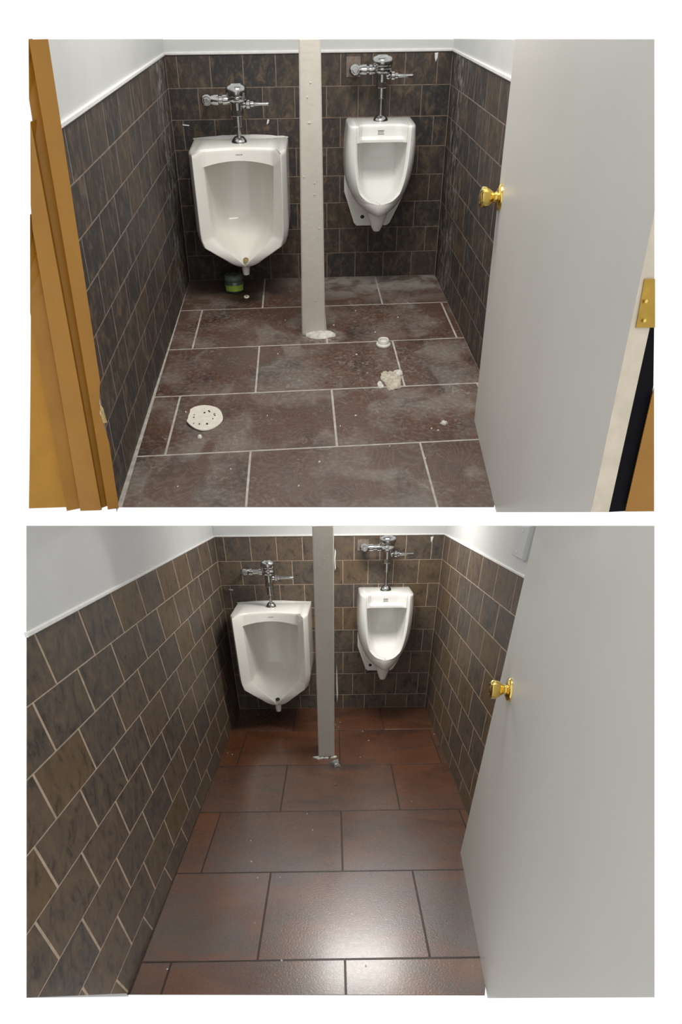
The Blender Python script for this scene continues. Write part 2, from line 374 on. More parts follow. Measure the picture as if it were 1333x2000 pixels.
def rock(name, room, x, d, u, rx, rd, ru, mat, parent=None, seg=14, rings=4, jag=0.3, label=None, cat=None, group=None):
    """a low irregular heap"""
    V = []; F = []
    rr = [1 + random.uniform(-jag, jag) for _ in range(seg)]
    if seg > 12: rr = [(rr[i - 1] + 2 * rr[i] + rr[(i + 1) % seg]) / 4 for i in range(seg)]
    for k in range(rings):
        t = k / rings; r = math.cos(t * math.pi / 2) ** 0.8; 
        for i in range(seg):
            a = 2 * math.pi * i / seg; q = rr[i] * (1 + random.uniform(-jag, jag) * 0.25)
            V.append((x + math.cos(a) * rx * r * q, d + math.sin(a) * rd * r * q, u + ru * math.sin(t * math.pi / 2) * (1 + random.uniform(-0.2, 0.2)) if k else u))
    V.append((x, d, u + ru)); top = len(V) - 1
    for k in range(rings - 1):
        for i in range(seg): j = (i + 1) % seg; F.append([k * seg + j, k * seg + i, (k + 1) * seg + i, (k + 1) * seg + j])
    for i in range(seg): F.append([(rings - 1) * seg + (i + 1) % seg, (rings - 1) * seg + i, top])
    F.append(list(range(seg)))
    o = mesh_obj(name, room, V, F, mat, parent, smooth=True, angle=60)
    if label: tag(o, label, cat, group)
    return o

# ------------------------------------------------------------------ room shells
def shell(room, which_room, jb, left, right, ltop, rtop, floor_reg, lines, fj, mats):
    H, W, h = room.H, room.W, room.h
    tile, grout, ftile, fgrout = (MAT[k] for k in mats)
    tops = [H - k * h for k in range(8)] + [0.0]
    # back wall
    bt = jb['top']
    w = slab('wall_back', room, 'back', [(-0.02, -0.02), (W + 0.02, -0.02), (W + 0.02, bt[1]), (-0.02, bt[0])], -0.0015, -0.03, MAT['paint'], back_poly=lambda p: (p[0], p[1] - (.02 if p[1] > .5 else 0)), base=(W / 2, 0, 0))
    tag(w, which_room[0], 'wall', kind='structure')
    reg = [(0, 0), (W, 0), (W, H), (0, H)]
    slab('grout_bed', room, 'back', reg, -0.0009, -0.0015, grout, w)
    J = []
    for k in range(8):
        off = 0.0505 if k % 2 == 0 else 0.1320
        J.append([off + i * 0.1455 for i in range(9)])
    tiles('wall_tile', room, 'back', rows_quads(tops, J, 0, W), reg, MAT['tileA_back'] if room is RA else tile, w, gap=(0.0019, 0.0014), back=-0.0012, bevel=0.0008, wob=0.0003)
    slab('trim_strip', room, 'back', [(0, H), (W, H), (W, H + 0.009), (0, H + 0.009)], 0.006, -0.0015, MAT['trim'], w, bevel=0.002)
    # side walls
    for side, L, top in (('left', left, ltop), ('right', right, rtop)):
        poly = L['poly']
        full = [(p[0] if p[0] > 1e-6 else -0.02, p[1] if p[1] > 1e-6 else -0.012) for p in poly + top]
        w = slab('wall_' + side, room, side, full, -0.0015, -0.022, MAT['paint'], back_poly=lambda p: (p[0] - (.07 if p[0] > 1 else 0), p[1] - (.03 if p[1] > H else 0)), base=(0 if side == 'left' else W, 0.8, 0))
        tag(w, which_room[1 if side == 'left' else 2], 'wall', kind='structure')
        reg = clip(poly + top, [(-1, -1), (5, -1), (5, H), (-1, H)])
        slab('grout_bed', room, side, reg, -0.0006, -0.0015, grout, w)
        J = [[o + (i - 12) * L['per'] for i in range(26)] for o in L['off']]
        a1 = max(p[0] for p in reg) + 0.3
        tiles('wall_tile', room, side, rows_quads(tops, J, 0, a1, L['skew']), reg, tile, w, gap=(L['ga'], 0.0016), back=-0.0012, bevel=0.0008, wob=0.0003)
        dmax = max(p[0] for p in clip(reg, [(-1, H - 0.01), (5, H - 0.01), (5, H + 1), (-1, H + 1)]))
        slab('trim_strip', room, side, [(0, H), (dmax, H), (dmax, H + 0.011), (0, H + 0.009)], 0.006, -0.0015, MAT['trim'], w, bevel=0.002)
    # floor
    full = [(p[0] if p[0] > .02 else p[0] - .02, p[1] if p[1] > 0 else -0.02) for p in floor_reg]; full = [(p[0] + (.02 if p[0] > 1.27 else 0), p[1]) for p in full]
    fl = slab('floor', room, 'floor', full, -0.0007, -0.006, fgrout, back_poly=lambda p: (p[0], p[1] - (.01 if p[1] > 1 else 0)), base=(W / 2, 1.0, 0))
    tag(fl, which_room[3], 'floor', kind='structure')
    q = []
    for k in range(len(lines) - 1):
        xs = fj[k]
        for i in range(len(xs) - 1):
            def dd(l, x): return l[0] + (l[1] - l[0]) * x / W
            a, b = xs[i], xs[i + 1]
            q.append([(a, dd(lines[k], a)), (b, dd(lines[k], b)), (b, dd(lines[k + 1], b)), (a, dd(lines[k + 1], a))])
    tiles('floor_tile', room, 'floor', q, floor_reg, ftile, fl, back=-0.0012, gap=(0.0036, 0.0045) if room is RA else (0.003, 0.004), bevel=0.001, wob=0.0003)
    return fl

ev, od = [-0.3, 0.39, 0.966, 1.6], [-0.5, 0.105, 0.682, 1.25, 1.7]
shell(RA, ('dark slate tiled back wall behind the urinals, dusty upper washroom', 'dusty left tiled wall beside the ochre door frame, upper washroom', 'right tiled wall behind the white door, dusty upper washroom', 'dust covered brown tile floor with pale grout lines'),
      dict(top=(0.8791, 0.8673)),
      dict(poly=[(0, 0), (2.2, 0), (2.06, 0.42), (1.96, 0.8325)], ga=.0042, per=0.238, skew=-0.014, off=[1.892, 1.796, 1.947, 1.852, 2.008, 1.92, 2.074, 1.988]),
      dict(poly=[(0, 0), (1.55, 0), (1.36, 0.8325)], ga=.0036, per=0.2245, skew=-0.010, off=[0.78, 0.662, 0.795, 0.675, 0.837, 0.71, 0.87, 0.75]),
      [(1.925, 0.978), (0, 0.879)], [(1.3, 0.933), (0, 0.868)],
      [(0, 0), (1.28, 0), (1.28, 1.75), (1.135, 2.26), (0.015, 2.19)],
      [(-0.1, -0.1), (0.455, 0.427), (0.942, 0.893), (1.412, 1.366), (1.876, 1.826), (2.6, 2.6)], [ev, od, ev, od, ev], ('tileA', 'groutA', 'floorA', 'fgroutA'))
shell(RB, ('dark slate tiled back wall behind the urinals, clean lower washroom', 'large left wall of brown slate tiles with tan grout, lower washroom', 'right tiled wall with a white cover plate, clean lower washroom', 'wet shining red brown tile floor with dark joints'),
      dict(top=(1.1398, 1.1264)),
      dict(poly=[(0, 0), (2.4255, 0), (2.852, 0.403)], ga=.0048, per=0.2755, skew=0.046, off=[2.399, 2.489, 2.571, 2.647, 2.725, 2.81, 2.62, 2.72]),
      dict(poly=[(0, 0), (1.95, 0)], ga=.0040, per=0.2765, skew=0.022, off=[1.299, 1.398, 1.503, 1.327, 1.455, 1.28, 1.40, 1.49]),
      [(2.324, 1.3097), (0.1, 1.147), (0, 1.1398)], [(1.95, 1.269), (1.7076, 1.2514), (0.109, 1.1345), (0, 1.1264)],
      [(0, 0), (1.28, 0), (1.28, 1.82), (1.112, 2.455), (0.008, 2.43)],
      [(-0.1, -0.1), (0.389, 0.39), (0.866, 0.870), (1.356, 1.355), (1.824, 1.826), (2.298, 2.30), (2.8, 2.8)], [ev, od, ev, od, ev, od], ('tileB', 'groutB', 'floorB', 'fgroutB'))
def flat_box(name, room, x0, x1, d0, d1, u0, u1, mat, parent=None):
    V = [(x, d, u) for u in (u0, u1) for d in (d0, d1) for x in (x0, x1)]
    F = [[0, 1, 3, 2], [4, 6, 7, 5], [0, 4, 5, 1], [2, 3, 7, 6], [0, 2, 6, 4], [1, 5, 7, 3]]
    return mesh_obj(name, room, V, F, mat, parent)
tag(flat_box('ceiling', RA, -0.02, 1.30, -0.02, 2.2, 1.87, 1.90, MAT['paint']), 'white ceiling over the dusty upper washroom', 'ceiling', kind='structure')
tag(flat_box('ceiling', RB, -0.02, 1.30, -0.02, 0.85, 1.60, 1.62, MAT['paint']), 'white ceiling over the clean lower washroom', 'ceiling', kind='structure')

# ------------------------------------------------------------------ urinals
def round_poly(pts, rad):
    """round the inner corners of an open 2D polyline; the point count never changes"""
    out = [pts[0]]
    for i in range(1, len(pts) - 1):
        a, c, b = pts[i - 1], pts[i], pts[i + 1]; r = rad[i]
        la = math.hypot(a[0] - c[0], a[1] - c[1]) or 1e-6; lb = math.hypot(b[0] - c[0], b[1] - c[1]) or 1e-6
        ra, rb = min(r, la * .45), min(r, lb * .45)
        p = (c[0] + (a[0] - c[0]) / la * ra, c[1] + (a[1] - c[1]) / la * ra); q = (c[0] + (b[0] - c[0]) / lb * rb, c[1] + (b[1] - c[1]) / lb * rb)
        for t in (0, .33, .67, 1): out.append(tuple((1 - t) ** 2 * p[j] + 2 * t * (1 - t) * c[j] + t * t * q[j] for j in (0, 1)))
    out.append(pts[-1]); return out
def tabc(T, s, j):
    """Catmull-Rom through a table"""
    for i in range(len(T) - 1):
        if s <= T[i + 1][0]:
            a, b = T[i], T[i + 1]; h = b[0] - a[0]; t = max(0, min(1, (s - a[0]) / h))
            def sl(k): 
                p, q = T[max(k - 1, 0)], T[min(k + 1, len(T) - 1)]; return (q[j] - p[j]) / (q[0] - p[0])
            m0, m1 = sl(i) * h, sl(i + 1) * h
            return (2 * t ** 3 - 3 * t * t + 1) * a[j] + (t ** 3 - 2 * t * t + t) * m0 + (-2 * t ** 3 + 3 * t * t) * b[j] + (t ** 3 - t * t) * m1
    return T[-1][j]
def finish_top(rows, ut, r):
    """add rounded-over rows at the rim of the flat top"""
    top = rows[-1]; n = len(top)
    for du, ins in ((r * .35, r * .12), (r * .75, r * .45), (r, r * 1.05)):
        new = []
        for i, p in enumerate(top):
            a, b = top[max(i - 1, 0)], top[min(i + 1, n - 1)]
            tx, td = b[0] - a[0], b[1] - a[1]; l = math.hypot(tx, td) or 1
            nx, nd = td / l, -tx / l                    # rows run from the left along the front to the right: inside is on this hand
            new.append((p[0] + nx * ins, max(p[1] + nd * ins, 0) if i not in (0, n - 1) else 0, p[2] + du))
        for i in range(1, n // 2): new[i] = (max(new[i][0], new[i - 1][0] + 1e-5),) + new[i][1:]; new[n - 1 - i] = (min(new[n - 1 - i][0], new[n - i][0] - 1e-5),) + new[n - 1 - i][1:]
        rows.append(new)
    rows.append([(p[0], 0.0, p[2]) for p in rows[-1]])
BIG = [  # s, outer half width, front half width, rim half width, front depth, rim depth, bowl back depth (depths as fractions)
 (0.00, .030, .020, .000, .74, .735, .73), (0.02, .058, .042, .003, .78, .765, .74), (0.05, .087, .066, .014, .81, .78, .68), (0.09, .114, .090, .033, .84, .80, .57),
 (0.14, .150, .122, .060, .88, .81, .45), (0.19, .184, .155, .087, .91, .815, .36), (0.225, .206, .178, .107, .935, .815, .29), (0.295, .217, .187, .139, .955, .80, .21),
 (0.36, .222, .189, .143, .965, .79, .16), (0.60, .222, .190, .148, .98, .78, .13), (0.885, .222, .191, .154, 1.0, .76, .13), (1.0, .222, .191, .154, 1.0, .75, .13)]
def big_urinal(room, label, cx, ub, ut, D, logo_w, kz):
    t = thing('urinal', room, (cx, 0, ub), label, 'urinal', 'wide urinals left of the post')
    rows = []; rt_ = .010; hh = ut - rt_ - ub
    S = [i / 60 * .875 for i in range(61)] + [.8835, .886, .90, .91, .92, .94, .96, .98, 1.0]
    for s in S:
        hw, hf, hi, df, di, dc = (tab(BIG, s, j) for j in range(1, 7)); df *= D; di *= D; dc *= D
        if s < .885: inner = [(hi * .96, di + (dc - di) * .45), (hi * .78, di + (dc - di) * .93), (hi * .3, dc), (0, dc)]
        else: inner = [(hi * .85, di - .025 * D), (hi * .62, di - .055 * D), (hi * .3, di - .080 * D), (0, di - .088 * D)]
        half = round_poly([(hw, 0.0), (hw * .965, df * .80), (hf, df), (hi, di)] + inner, [0, .02, .010, .005 if s < .885 else .02, .04, .05, .05, 0])
        u = ub + hh * s
        w = max(0, 1 - abs(s - .885) / .09)
        row = [(cx - x, d, u + (w * .034 * hh * max(0, 1 - (x / max(hi, .01)) ** 2) if s > .7 else 0)) for x, d in half]
        rows.append(row + [(2 * cx - p[0], p[1], p[2]) for p in reversed(row[:-1])])
    finish_top(rows, ut, rt_)
    grid_obj('body', room, rows, MAT['ceramic'], t, subsurf=0)
    um = lambda s: ub + (ut - ub) * s
    lathe('outlet', room, (cx, 0.66 * D, um(-0.095)), U1, X1, D1, [(.008, 0), (.015, .004), (.018, .02), (.021, (ut - ub) * .12)], MAT['ceramic'], t)
    lathe('drain', room, (cx + .004, .735 * D, um(.062)), (0, .5, .86), X1, (0, .86, -.5), [(.013, 0), (.014, .003), (.010, .004), (.009, .002)], MAT['black'] if room is RB else MAT['rust'], t, seg=16)
    text_mesh('logo', room, 'KOHLER', cx + 0.004, D * .665 + 0.0015, um(.945), logo_w, kz, MAT['grey'], t)
    pts = [(cx + x, 0.004, ut - .001 + 0.009 * (1 - (x / .222) ** 2)) for x in [-.222 + .444 * i / 16 for i in range(17)]]      # sealant where the china meets the tiles
    V, F = [], []
    for p in pts:
        V += [(p[0], 0.0, p[2] + .002 * random.uniform(.2, 1.3)), (p[0], .006, p[2] - .001), (p[0], .014 * random.uniform(.7, 1.2), ut - .002), (p[0], 0.0, ut - .004)]
    for k in range(16):
        for i in range(4): j = (i + 1) % 4; F.append([k * 4 + i, (k + 1) * 4 + i, (k + 1) * 4 + j, k * 4 + j])
    F += [[0, 1, 2, 3], [67, 66, 65, 64]]
    mesh_obj('sealant_bead', room, V, F, MAT['trim'], bpy.data.objects['wall_back' if room is RA else 'wall_back.001'], smooth=True)
    return t
SMALL = [ # s, outer hw, rim hw, front depth, bowl back depth, squareness of the plan
 (0.00, .030, .000, 1.12, 1.05, 2.0), (0.015, .066, .000, 1.16, 1.05, 2.0), (0.045, .091, .000, 1.19, 1.06, 2.1), (0.085, .108, .000, 1.21, 1.05, 2.2), (0.13, .120, .000, 1.22, 1.05, 2.3), (0.165, .127, .004, 1.22, 1.04, 2.35), (0.18, .130, .030, 1.22, 1.0, 2.4),
 (0.205, .134, .052, 1.21, .90, 2.5),
 (0.26, .142, .076, 1.19, .75, 2.8), (0.35, .151, .090, 1.16, .57, 3.2), (0.45, .157, .099, 1.12, .43, 3.8), (0.60, .161, .107, 1.07, .34, 4.8),
 (0.75, .161, .111, 1.03, .30, 6.0), (0.842, .159, .112, 1.01, .30, 7.0), (1.0, .153, .112, 1.0, .30, 8.0)]
def small_urinal(room, label, cx, ub, ut, D, lean, pl, sp, logo_w, kz):
    t = thing('urinal', room, (cx, 0, pl), label, 'urinal', 'narrow urinals right of the post')
    rows = []; rt_ = .009; hh = ut - rt_ - ub
    S = [0, .006, .013, .022, .033, .045, .06, .075, .09, .105, .12, .13, .145, .16, .166, .170, .174, .179, .185, .192, .20] + [.20 + .01875 * i for i in range(1, 34)] + [.8365, .8425, .846, .87, .90, .93, .965, 1.0]
    for s in S:
        hw, hi, df, dc, n = (tabc(SMALL, s, j) for j in range(1, 6)); hi = max(hi, 0.0); df *= D; dc *= D
        xr = min(hi + .014, hw * .98) if hi > .0035 else 0.0
        th1 = math.acos(min(1, max(0, xr / hw)) ** (n / 2))
        half = [(hw * math.cos(th1 * i / 13) ** (2 / n) if i < 13 or xr else 0.0, df * math.sin(th1 * i / 13) ** (2 / n)) for i in range(14)]
        dr = half[-1][1]
        di = dr - (.006 if hi > .0035 else 0)
        half += [(hi + (xr - hi) * .45, di + .004 if hi > .0035 else di), (hi, di - (.004 if hi > .0035 else 0))]
        if s < .8425: inner = [(.97, .30), (.92, .55), (.84, .78), (.72, .93), (.5, .985), (.25, 1), (0, 1)]
        else: inner = [(.97, .0), (.90, .012), (.80, .035), (.70, .040), (.5, .040), (.25, .040), (0, .040)]
        for fx, fd in inner:
            half.append((hi * fx, di - .004 + (dc - di) * fd if s < .8425 else di - fd * (1 if s > .88 else .4)))
        u = ub + hh * s
        row = [(cx - x + lean * (u - ut), d, u) for x, d in half]
        rows.append(row + [(2 * (cx + lean * (u - ut)) - p[0], p[1], p[2]) for p in reversed(row[:-1])])
    finish_top(rows, ut, rt_)
    grid_obj('body', room, rows, MAT['ceramic2'], t, subsurf=0)
    H_ = ut - ub
    out = [(-.150, ub + .42 * H_), (-.147, ub + .16 * H_), (-.094, pl + .012), (-.080, pl), (.070, pl), (.085, pl + .010), (.118, ub - .04 * H_), (.150, ub + .16 * H_), (.150, ub + .42 * H_)]
    slab('backplate', room, 'back', [(cx + x - .004 + lean * (u - ut), u) for x, u in out], .030, 0.0, MAT['ceramic2'], t, bevel=.004)
    lathe('outlet', room, (cx + lean * (sp - ut), .20, sp), U1, X1, D1, [(.006, 0), (.016, .003), (.022, .012), (.029, .35 * (ub - sp)), (.042, .75 * (ub - sp)), (.058, 1.1 * (ub - sp) + .015)], MAT['ceramic2'], t)
    hx, hu = cx - .068, pl + .037
    lathe('bolt_hole', room, (hx, .0295, hu), D1, X1, sc(U1, kz), [(.010, 0), (.010, .0012), (.0085, .0016)], MAT['black'], t, seg=14)
    um = ut - .085 * H_
    fd = max(p[1] for p in rows[-7][len(rows[-7]) // 2 - 3:len(rows[-7]) // 2 + 3]) - .0005
    text_mesh('logo', room, 'ZURN', cx - .006, fd + .0012, um, logo_w * .86, kz * .8, MAT['grey'], t)
    w2, h2 = logo_w / 2, .0065 * kz
    for (a0, a1, b0, b1) in ((-w2, w2, h2, h2 + .0016), (-w2, w2, -h2 - .0016, -h2)):
        flat_box('logo_border', room, cx - .006 + a0, cx - .006 + a1, fd - .002, fd + .002, um + b0, um + b1, MAT['grey'], t)
    return t
big_urinal(RA, 'wide white urinal above the green jar in the dusty room', 0.312, 0.128, 0.5635, 0.385, 0.030, 0.74)
big_urinal(RB, 'wide white urinal left of the post in the clean room', 0.302, 0.140, 0.690, 0.445, 0.030, 0.95)
small_urinal(RA, 'narrow white urinal right of the post in the dusty room', 0.957, 0.312, 0.6234, 0.245, 0.03, 0.2264, 0.240, 0.028, 0.74)
small_urinal(RB, 'narrow white urinal right of the post in the clean room', 0.957, 0.345, 0.7739, 0.285, 0.0, 0.2565, 0.252, 0.028, 0.95)

# ------------------------------------------------------------------ flush valves
def flush_valve(room, label, ax, d, z, R, lever_x, stop_x, kz, patch=False):
    """z: cap top, cap foot, body foot, nut top, nut foot, sleeve foot, flange top, flange foot"""
    zt, zc, zb, n1, n0, sl, f1, f0 = z
    t = thing('flush_valve', room, (ax, 0, f0), label, 'flush valve', 'chrome flush valves')
    ch = MAT['chrome']
    lathe('cap', room, (ax, d, 0), U1, X1, D1, [(R * .96, zc), (R * 1.0, zc + .15 * (zt - zc)), (R * 1.0, zc + .5 * (zt - zc)), (R * .93, zc + .74 * (zt - zc)), (R * .78, zc + .88 * (zt - zc)), (R * .56, zc + .93 * (zt - zc)), (R * .52, zt), (R * .42, zt + .001)], ch, t, ang=50)
    lathe('valve_body', room, (ax, d, 0), U1, X1, D1, [(R * .52, n1), (R * .54, zb - .004), (R * .80, zb), (R * .93, zb + .004), (R * .95, zb + (zc - zb) * .5), (R * .88, zb + (zc - zb) * .6), (R * .88, zc - .003), (R * .96, zc)], ch, t, ang=50)
    lathe('coupling_nut', room, (ax, d, 0), U1, X1, D1, [(R * .52, n0), (R * .58, n0 + .002), (R * .58, n1 - .002), (R * .52, n1)], ch, t, seg=8, ang=20)
    lathe('sleeve', room, (ax, d, 0), U1, X1, D1, [(R * .34, sl), (R * .42, sl + .002), (R * .42, n0)], ch, t)
    lathe('flush_tube', room, (ax, d, 0), U1, X1, D1, [(R * .22, f1 - .01), (R * .22, sl + .002)], ch, t)
    lathe('flange', room, (ax, d, 0), U1, X1, D1, [(R * .74, f0), (R * .74, f0 + .2 * (f1 - f0)), (R * .62, f0 + .6 * (f1 - f0)), (R * .45, f1), (R * .25, f1 + .001)], ch, t, ang=50)
    # handle on the right
    hz = (n1 + zb) / 2 + .004
    lathe('handle_socket', room, (ax, d, hz), X1, sc(U1, kz), D1, [(R * .34, R * .3), (R * .40, R * .6), (R * .30, R * .8), (R * .44, R * .9), (R * .44, R * 1.2), (R * .30, R * 1.28), (R * .28, R * 1.55), (R * .18, R * 1.65)], ch, t, ang=30)
    lathe('handle', room, (ax, d + .004, hz), X1, sc(U1, kz), D1, [(.0075, R * 1.5), (.0085, R * 1.8), (.0068, (lever_x - ax) * .75), (.0078, lever_x - ax - .004), (.005, lever_x - ax)], ch, t)
    # control stop on the left
    sz = (zb + zc) / 2 - .004 * kz
    lathe('stop_pipe', room, (ax, d, sz), X1, sc(U1, kz), D1, [(R * .40, stop_x - ax + R * .35), (R * .46, stop_x - ax + R * .5), (R * .52, stop_x - ax + R * .8), (R * .52, stop_x - ax + R * 1.1), (R * .38, stop_x - ax + R * 1.15), (R * .36, -R * 1.35), (R * .5, -R * 1.3), (R * .5, -R * .9), (R * .42, -R * .6)], ch, t, ang=30)
    st = lathe('control_stop', room, (stop_x, d - .012, sz), D1, X1, sc(U1, kz), [(R * .44, -.06), (R * .5, -.03), (R * .56, -.005), (R * .58, .012), (R * .50, .026), (R * .40, .031)], ch, t, ang=45)
    lathe('stop_cap', room, (stop_x, d - .012, sz), D1, X1, sc(U1, kz), [(R * .30, .029), (R * .30, .038), (R * .22, .042)], MAT['chrome'], st, ang=30, seg=16)
    lathe('wall_pipe', room, (stop_x, 0, sz), D1, X1, sc(U1, kz), [(R * .30, .0), (R * .30, d - .03)], ch, t)
    if patch:
        slab('unglazed_patch', room, 'back', [(stop_x - .033, sz - .028), (stop_x + .03, sz - .028), (stop_x + .03, sz + .036), (stop_x - .033, sz + .036)], .0025, 0.0005, MAT['rawpatch'], t)
    return t
flush_valve(RA, 'chrome flush valve over the wide urinal, dusty room', .3125, .13, (.754, .715, .698, .671, .651, .616, .583, .5640), .047, .454, .181, .74)
flush_valve(RA, 'chrome flush valve over the narrow urinal, dusty room', .957, .09, (.829, .800, .776, .748, .729, .695, .642, .6239), .045, 1.094, .837, .74, True)
flush_valve(RB, 'chrome flush valve over the wide urinal, clean room', .2975, .15, (.959, .918, .876, .833, .808, .758, .715, .6905), .039, .437, .167, .95)
flush_valve(RB, 'chrome flush valve over the narrow urinal, clean room', .957, .12, (1.085, 1.045, 1.000, .955, .931, .882, .802, .7744), .043, 1.100, .829, .95, True)

# ------------------------------------------------------------------ post between the urinals
def post(room, label, base, x0, x1, xt0, xt1, df, db, ut):
    t = thing('post', room, ((x0 + x1) / 2, df, 0), label, 'post', 'white posts between the urinals')
    V = []
    lv = [0.0] + [ut * i / 6 for i in range(1, 7)]
    for u in lv:
        f = u / ut; a, b = x0 + (xt0 - x0) * f, x1 + (xt1 - x1) * f; c = .004
        V += [(a + c, df, u), (b - c, df, u), (b, df - c, u), (b, db, u), (a, db, u), (a, df - c, u)]
    F = []
    for k in range(6):
        for i in range(6): j = (i + 1) % 6; F.append([k * 6 + i, k * 6 + j, k * 6 + 6 + j, k * 6 + 6 + i])
    F += [list(reversed(range(6))), [36 + i for i in range(6)]]
    mesh_obj('shaft', room, V, F, MAT['post'], t)
    for i in range(9):                       # paint blisters and filler nibs
        u = random.uniform(.08, .9) * ut; x = random.uniform(x0 + .02, x1 - .02)
        lathe('paint_nib', room, (x, df - .0005, u), D1, X1, U1, [(.0035, 0), (.003, .0012), (.001, .002)], MAT['post'], t, seg=7)
    return t
post(RA, 'cream painted post on dusty tiles between the urinals', 0, .574, .678, .588, .6655, .80, .70, .914)
rock('post_base_plaster', RA, .655, .815, 0, .065, .05, .012, MAT['dustpile'], label='white plaster dust heaped at the foot of the post', cat='dust')
post(RB, 'cream painted post on clean red tiles between the urinals', 0, .5603, .6529, .5684, .6640, .76, .60, 1.189)
fb = thing('paint_crumbs', RB, (.606, .775, 0), 'torn paint skirt around the foot of the clean post', 'paint flakes')
for x, d, r in ((.548, .775, .013), (.560, .79, .010), (.585, .785, .012), (.61, .785, .010), (.64, .78, .011), (.655, .772, .009)):
    rock('flake', RB, x, d, 0, r * 1.3, r * .8, .007, MAT['trim'], fb, seg=9, rings=3, jag=.5)

# ------------------------------------------------------------------ doors
def door(room, name, label, p0, p1, poly, knob_d, knob_u, kr, kl, kz):
    """door leaf standing in the vertical plane through floor points p0, p1; poly is its outline in (d, u)"""
    xd = lambda d: p0[0] + (p1[0] - p0[0]) * (d - p0[1]) / (p1[1] - p0[1])
    nx, nd = (p1[1] - p0[1]), -(p1[0] - p0[0]); l = math.hypot(nx, nd); nx /= l; nd /= l          # away from the room
    t = thing(name, room, (xd(poly[0][0]), poly[0][0], 0), label, 'door'); t['kind'] = 'structure'
    n = len(poly); V = [(xd(d), d, u) for d, u in poly] + [(xd(d - (.10 if d > 2 else -.01)) + nx * .03, d - (.10 if d > 2 else -.01) + nd * .03, u - (.05 if u > .7 else 0)) for d, u in poly]
    F = [list(range(n)), [n + i for i in reversed(range(n))]] + [[i, n + i, n + (i + 1) % n, (i + 1) % n] for i in range(n)]
    P = [room.p(*v) for v in V]; vol = 0
    for f in F:
        for i in range(1, len(f) - 1): vol += P[f[0]].dot(P[f[i]].cross(P[f[i + 1]]))
    if vol < 0: F = [f[::-1] for f in F]
    mesh_obj('leaf', room, V, F, MAT['door'], t)
    o = (xd(knob_d), knob_d, knob_u); ax = (-nx, -nd, 0); e1 = (-nd, nx, 0); e2 = (0, 0, kz)
    k = lathe('knob', room, o, ax, e1, e2, [(kr * .50, .004), (kr * .44, kl * .22), (kr * .38, kl * .34), (kr * .46, kl * .40), (kr * .70, kl * .58), (kr * .80, kl * .75), (kr * .78, kl * .93), (kr * .52, kl), (kr * .40, kl * 1.0), (kr * .36, kl * .97)], MAT['brass'], t, ang=60, seg=32)
    lathe('rose', room, o, ax, e1, e2, [(kr, 0), (kr, .003), (kr * .92, .007), (kr * .55, .012), (kr * .45, .013)], MAT['brass'], k, ang=50, seg=32)
    lathe('lock_button', room, o, ax, e1, e2, [(kr * .30, kl * .9), (kr * .30, kl * 1.0), (kr * .2, kl * 1.02)], MAT['oldbrass'], k, seg=16)
    return t, xd, (nx, nd)
dA, xdA, nA = door(RA, 'door_1', 'open white door with brass knob beside the dusty tiled wall', (1.18, 1.691), (1.136, 2.288),
     [(1.689, 0.0), (2.289, 0.0), (2.987, .435), (2.867, .845), (2.667, 1.006), (1.451, .943)], 1.570, .6207, .040, .062, .80)
door(RB, 'door_2', 'open white door with brass knob in the clean washroom', (1.186, 1.708), (1.118, 2.465),
     [(1.708, 0.0), (2.466, 0.0), (3.2775, .800), (2.9696, 1.3457), (2.185, 1.2876)], 2.1636, .8354, .036, .056, .95)
# hinge edge of the upper door
def quad(name, room, pts, thick, mat, parent, shrink=.0):
    P = [Vector(p) for p in pts]; nrm = (P[1] - P[0]).cross(P[2] - P[0]).normalized()
    if nrm.y < 0: nrm = -nrm
    c = sum(P, Vector()) / len(P)
    n = len(P); V = [tuple(p) for p in P] + [tuple(p + (c - p) * shrink - nrm * thick) for p in P]
    F = [list(range(n)), [n + i for i in reversed(range(n))]] + [[i, n + i, n + (i + 1) % n, (i + 1) % n] for i in range(n)]
    Q = [room.p(*v) for v in V]; vol = 0
    for f in F:
        for i in range(1, len(f) - 1): vol += Q[f[0]].dot(Q[f[i]].cross(Q[f[i + 1]]))
    if vol < 0: F = [f[::-1] for f in F]
    return mesh_obj(name, room, V, F, mat, parent)
quad('hinge_edge', RA, [(1.0845, 2.9874, .4353), (1.1186, 2.9857, .433), (1.124, 2.8973, .7329), (1.0934, 2.8666, .8446)], .006, MAT['edge'], dA, .15)
hg = quad('hinge', RA, [(1.0992, 2.909, .7089), (1.131, 2.907, .7076), (1.1142, 2.8905, .7687), (1.0977, 2.8914, .7693)], .002, MAT['oldbrass'], dA)
for x, d, u in ((1.1052, 2.903, .7430), (1.1095, 2.909, .7185)):
    lathe('screw', RA, (x, d, u), (0, .97, .25), X1, (0, -.25, .97), [(.0024, 0), (.0024, .0008), (.0015, .0014)], MAT['brass'], hg, seg=10)
tr = thing('trim_1', RA, (1.36, 2.60, .18), 'dark gap and ochre jamb at the hinge side of the upper door', 'door frame'); tr['kind'] = 'structure'
quad('dark_gap', RA, [(1.3150, 2.6, .186), (1.3720, 2.6, .1870), (1.3265, 2.6, .4780), (1.3240, 2.6, .4900), (1.2716, 2.6, .6392)], .004, MAT['dark'], tr, .1)  # near-black sheet filling the gap beyond the hinge edge
quad('jamb', RA, [(1.3560, 2.61, .1920), (1.4290, 2.61, .1900), (1.3210, 2.61, .4916)], .012, MAT['yellow'], tr, .15)

